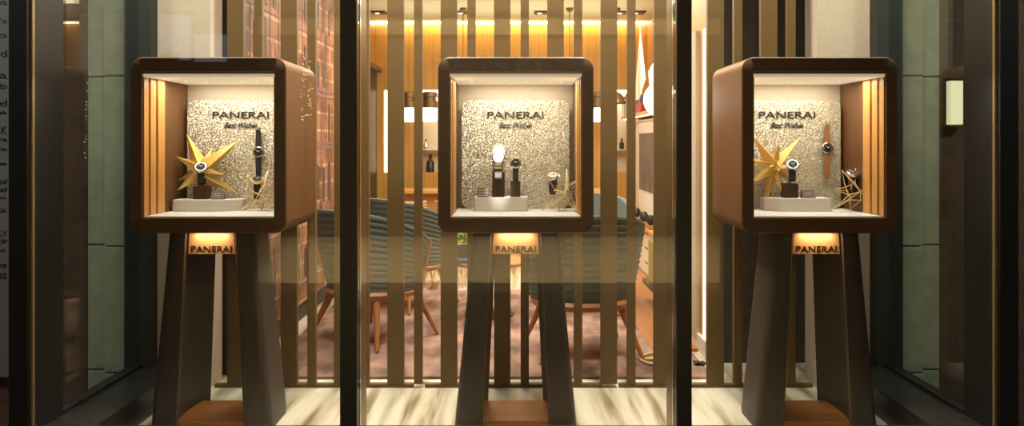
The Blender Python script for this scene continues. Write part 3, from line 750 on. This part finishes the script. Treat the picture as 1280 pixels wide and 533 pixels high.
def wall_lamp(px, lab):
    c = P(px, 135, 8.6); t = thing('wall_lamp', (c.x, 8.6, 0), lab, 'lamp', None)
    bm = bmesh.new(); lathe(bm, [(.07, 1.50), (.086, 1.47), (.086, 1.585), (.078, 1.60)] and [(.060, 1.435), (.083, 1.45), (.085, 1.50), (.085, 1.585)], (0, 0, 0), 24); build('glass_shade', bm, M['lampglass'], t, True)
    bm = bmesh.new(); lathe(bm, [(.088, 1.586), (.088, 1.66), (.07, 1.665), (.07, 1.70), (.088, 1.705), (.088, 1.75), (.06, 1.76)], (0, 0, 0), 24); build('bronze_cap', bm, M['bronze'], t, True)
    bm = bmesh.new(); tube(bm, (0, .05, 1.72), (0, .299, 1.72), .02, .02, 10); build('wall_arm', bm, M['bronze'], t)
wall_lamp(511, 'bronze capped glass wall lamp, the leftmost, left of the middle case')
wall_lamp(537, 'bronze capped glass wall lamp touching the left edge of the middle case')
wall_lamp(748, 'bronze capped glass wall lamp just right of the middle case')

for px, lab in ((579, 'pendant lamp on a thin rod, left of the three on the ceiling'), (712, 'pendant lamp on a thin rod, middle one of the ceiling'), (771, 'pendant lamp on a thin rod, rightmost, behind a wide slat')):
    c = P(px, 0, 8.0); t = thing('pendant_lamp', (c.x, 8.0, 2.56), lab, 'lamp')
    bm = bmesh.new(); lathe(bm, [(.035, 0), (.037, -.012), (.025, -.035), (.008, -.042)], (0, 0, -.0005), 20); build('canopy', bm, M['bronze'], t, True)
    bm = bmesh.new(); tube(bm, (0, 0, -.04), (0, 0, -.86), .005, .005, 8); build('rod', bm, M['bronze'], t)
    bm = bmesh.new(); lathe(bm, [(.015, -.84), (.06, -.88), (.09, -.95), (.085, -.96), (.01, -.96)], (0, 0, 0), 20); build('shade', bm, M['bronze'], t, True)
for k, (px, lab) in enumerate(((474, 'black ceiling spotlight, leftmost in view'), (578, 'black ceiling spotlight above the left part of the middle case'), (677, 'black ceiling spotlight above the right part of the middle case'), (777, 'black ceiling spotlight between two slats right of the middle case'), (797, 'black ceiling spotlight nearest the sail model'))):
    c = P(px, 16, 8.25); t = thing('ceiling_spotlight', (c.x, 8.25, 2.56), lab, 'ceiling light')
    bm = bmesh.new(); box(bm, (-.075, -.09, -.012), (.075, .09, -.0008), .002); build('housing', bm, M['black'], t)
    bm = bmesh.new(); lathe(bm, [(.022, -.016), (.022, -.0125)], (-.02, 0, 0), 14); build('lens', bm, M['globe'], t)

# dark cabinet on the left wall
t = thing('tall_cabinet', (-1.619, 7.45, 0), 'tall black cabinet with a brown cap against the left wall', 'cabinet')
pbox('body', (.0, .0, .001), (.115, 1.35, 1.985), M['black'], t)
pbox('cap', (0, -.02, 1.986), (.175, 1.37, 2.03), M['walnut'], t, .003)

# right wall unit: shelves, framed screen, drawers
t = thing('wall_unit', (1.489, 7.3, 0), 'white wall unit with wood shelves and drawers along the right wall', 'cabinet')
pbox('back_panel', (-.20, -1.0, .46), (-.001, 1.25, 1.44), M['white'], t)
pbox('drawer_body', (-.29, -1.0, .02), (-.001, 1.25, .425), M['white'], t)
for i in range(4):
    for j in range(3):
        d = pbox('drawer', (-.300, -.98+i*.56, .035+j*.13), (-.2905, -.98+i*.56+.545, .155+j*.13), M['white'], t, .002)
        pbox('drawer_pull', (-.306, -.98+i*.56+.2, .135+j*.13), (-.3005, -.98+i*.56+.34, .145+j*.13), M['black'], d)
bm = bmesh.new(); prism(bm, [(-.001, -1.15), (-.001, 1.25), (-.34, 1.25), (-.34, -1.05), (-.33, -1.10), (-.29, -1.15)], .43, .458, 'Z'); build('lower_shelf', bm, M['sidewood'], t)
pbox('upper_shelf', (-.34, -1.1, 1.46), (-.001, 1.25, 1.49), M['sidewood'], t, .003)
pbox('shelf_light', (-.325, -1.08, 1.452), (-.30, 1.2, 1.4595), M['led_side'], t)
t = thing('framed_screen', (1.29, 7.45, .0), 'white framed grey screen standing on the right wall shelf', 'screen')
pbox('frame', (-.05, -.60, .4585), (.003, .50, 1.40), M['white'], t, .01)
pbox('panel', (-.056, -.50, .76), (-.0505, .42, 1.30), M['screen'], t, .002)
t = thing('sailboat_model', (1.21, 7.70, 1.49), 'model sailing boat with white sails on the upper shelf', 'model')
bm = bmesh.new(); prism(bm, [(-.38, .09), (-.30, .001), (.2, .001), (.36, .09)], -.04, .04, 'X'); build('hull', bm, M['red'], t)
bm = bmesh.new(); tube(bm, (0, 0, .06), (0, 0, .90), .006, .003, 8); build('mast', bm, M['chairwood'], t)
bm = bmesh.new(); prism(bm, [(-.02, .14), (-.02, .88), (-.36, .30)], -.002, .002, 'X'); build('main_sail', bm, M['sail'], t)
bm = bmesh.new(); prism(bm, [(.02, .14), (.02, .70), (.30, .14)], -.002, .002, 'X'); build('rear_sail', bm, M['sail'], t)
t = thing('paper_sail', (1.22, 7.0, 1.49), 'pale triangular sail ornament in front of the boat on the upper shelf', 'ornament')
bm = bmesh.new(); prism(bm, [(.24, .36), (-.40, .50), (-.40, .16), (.1, .12)], -.003, .003, 'X'); build('cloth', bm, M['sail'], t)
bm = bmesh.new(); tube(bm, (0, -.1, .001), (0, -.1, .40), .006, None, 8); lathe(bm, [(.05, .001), (.05, .012)], (0, -.1, 0), 16); build('foot', bm, M['brass'], t)
for i, (y, wd, h, m_) in enumerate(((8.10, .05, .2, 'blueprint'), (8.155, .05, .17, 'white'), (8.21, .06, .22, 'red'), (8.275, .05, .18, 'white'), (8.33, .05, .2, 'navy'), (8.385, .06, .17, 'sail'), (8.45, .05, .21, 'blueprint'))):
    names = ('blue book nearest the boat on the upper shelf', 'white book next to the nearest blue book, upper shelf', 'tall red book on the upper shelf', 'white book between red and navy books, upper shelf', 'navy book on the upper shelf', 'cream book next to the navy book, upper shelf', 'farthest blue book on the upper shelf')
    tag(pbox('book', (1.155, y, 1.4905), (1.33, y+wd, 1.49+h), M[m_], None, .002), names[i], 'book', 'books on the upper shelf')
for i, (y, r, lab) in enumerate(((6.95, .036, 'rounded dark ornament nearest on the lower shelf'), (7.3, .04, 'rounded dark ornament in the middle of the lower shelf'), (7.75, .042, 'rounded dark ornament far along the lower shelf'))):
    t = thing('ornament', (1.192, y, .4585), lab, 'ornament')
    bm = bmesh.new(); box(bm, (-.03, -.07, .0005), (.03, .07, .035), .004); build('wood_base', bm, M['chairwood'], t)
    bm = bmesh.new(); lathe(bm, [(r*.5, .035), (r, .06), (r*.95, .09), (r*.5, .12), (0, .125)], (0, 0, 0), 16); build('dark_body', bm, M['black'], t, True)
# low bench and box
t = thing('low_bench', (1.2, 5.75, 0.016), 'low dark bench against the right wall', 'bench')
pbox('bench_top', (-.22, -.30, .13), (.27, .35, .165), M['block'], t, .008)
for sy in (-1, 1): pbox('support', (-.08, sy*.2-.02, .001), (.2, sy*.2+.02, .13), M['chairwood'], t)
t = thing('storage_box', (1.14, 5.72, .181), 'dark box with yellow side on the low bench', 'box')
pbox('box_body', (-.13, -.2, .0005), (.2, .25, .31), M['sign'], t, .004); pbox('yellow_side', (-.136, -.19, .004), (-.1305, .24, .305), M['yellow'], t, .001)
# floor lamp with globe
t = thing('floor_lamp', (P(829, 0, 4.38).x, 4.38, .012), 'floor lamp with a glowing globe and a brass ring base right of the carpet', 'lamp')
bm = bmesh.new()
ns, nr = 36, 8; R_, r_ = .125, .008; V = [[bm.verts.new(((R_+r_*math.cos(b2))*math.cos(a2), (R_+r_*math.cos(b2))*math.sin(a2), .009+r_*math.sin(b2))) for b2 in [2*PI*j/nr for j in range(nr)]] for a2 in [2*PI*i/ns for i in range(ns)]]
for i in range(ns):
    for j in range(nr): bm.faces.new((V[i][j], V[(i+1) % ns][j], V[(i+1) % ns][(j+1) % nr], V[i][(j+1) % nr]))
tube(bm, (-.125, 0, .009), (.125, 0, .009), .007, None, 8); build('ring_base', bm, M['brass'], t, True)
bm = bmesh.new(); tube(bm, (.0, 0, .012), (0, 0, 1.335), .008, None, 10); build('pole', bm, M['brass'], t)
bm = bmesh.new(); bmesh.ops.create_uvsphere(bm, u_segments=28, v_segments=18, radius=.096)
for v in bm.verts: v.co += Vector((-.012, 0, 1.43))
build('globe', bm, M['globe'], t, True)
# cable on the floor
cu = bmesh.new(); pts = [Vector((1.00+.03*math.sin(i*1.7), 4.30+.03*math.cos(i*2.3), .018+.006*(i % 2))) for i in range(12)]
for p, q in zip(pts, pts[1:]): tube(cu, p, q, .006, None, 6)
tag(build('cable', cu, M['black']), 'coil of black cable on the floor by the right wood wall', 'cable')

# ------------------------------------------------------------------ outside details
c = P(1200, 128, 4.26); t = thing('outdoor_lamp', (c.x, 4.348, c.z), 'lit rectangular lamp on the brick wall outside at right', 'lamp')
pbox('glass_body', (-.032, -.055, -.118), (.036, -.01, .118), M['sconce'], t, .004)
pbox('backplate', (-.03, -.0105, -.10), (.03, -.0005, .10), M['black'], t)
pbox('top_cap', (-.036, -.06, .119), (.040, -.004, .130), M['black'], t); pbox('bottom_cap', (-.036, -.06, -.130), (.040, -.004, -.119), M['bronze'], t)
# text board at far left
Yb = 4.3
t = thing('notice_board', (P(9.5, 0, Yb).x, Yb, 0), 'grey notice board with black words outside at the far left edge', 'sign')
pbox('board', (-.62, 0, P(0, 472, Yb).z), (0.01, .03, 2.3), M['greyboard'], t)
for txt, y, hpx in (('ya', 5, 10), ("ay's", 27, 11), ('its', 44, 8), ('ald', 67, 11), ('la', 94, 11), ('to', 108, 8), ('ed', 129, 11), ('malls', 141, 5), ('K', 163, 12), ('he', 174, 8), ('CITIES', 187, 4), ('notes', 205, 4), ('ood', 227, 8), ('bad', 237, 7), ('o.b.', 247, 4), ('CAL', 263, 7), ('IDLY', 292, 8), ('SP', 302, 6), ('arch.', 313, 5), ('the', 331, 9), ('as', 345, 9)):
    hz = hpx*Yb/1000*.8; wz = hz*.72*len(txt)
    text_mesh('words', txt, wz, hz, M['black'], t, (-wz/2-.004, -.002, P(0, y, Yb).z), .002)
# strings of tiny lights: a little tree across the pavement, mirrored in the pane, and one outside the left pane
def light_tree(loc, h, r, n, m_, lab, size=.007, lo=.3):
    t = thing('light_string_tree', loc, lab, 'tree')
    bm = bmesh.new(); lathe(bm, [(.02, -.0), (.015, h)], (0, 0, 0), 8); build('trunk', bm, M['block'], t)
    bm = bmesh.new()
    for i in range(90):
        z = h*random.uniform(.35, 1); a = random.uniform(0, 2*PI); rr = r*(1.25-z/h)
        tube(bm, (0, 0, z-.02), (rr*math.cos(a), rr*math.sin(a), z-.05), .006, .002, 4)
    nd = build('branches', bm, M['needle'], t)
    bm = bmesh.new()
    for i in range(n):
        z = h*random.uniform(lo, 1); a = random.uniform(0, 2*PI); rr = r*(1.25-z/h)*random.uniform(.5, 1)
        mm = bmesh.ops.create_icosphere(bm, subdivisions=1, radius=size)
        for v in mm['verts']: v.co += Vector((rr*math.cos(a), rr*math.sin(a), z-.03))
    o = build('tiny_lights', bm, m_, t); o['kind'] = 'stuff'
light_tree((-2.06, -2.0, -.35), 2.45, .16, 60, M['bulb'], 'narrow tree with golden string lights mirrored in the left front pane', .006, .74)
light_tree((P(112, 0, 4.2).x, 4.2, -.35), 1.95, .06, 70, M['greenbulb'], 'slim shrub with faint green lights outside the left side window', .004, .76)
for (px, py, wd, h) in ((216, 42, .32, .42), (230, 48, .12, .48), (262, 60, .35, .30)):
    Yv = 8.9; x = (px-VPX)*Yv/1000; z = CAMZ-(py-HOR)*Yv/1000
    sbox('window_%d' % (20+px), (x-wd/2, -2.99, z-h/2), (x+wd/2, -2.96, z+h/2), M['litwindow'], label='lit window in the building across the street')
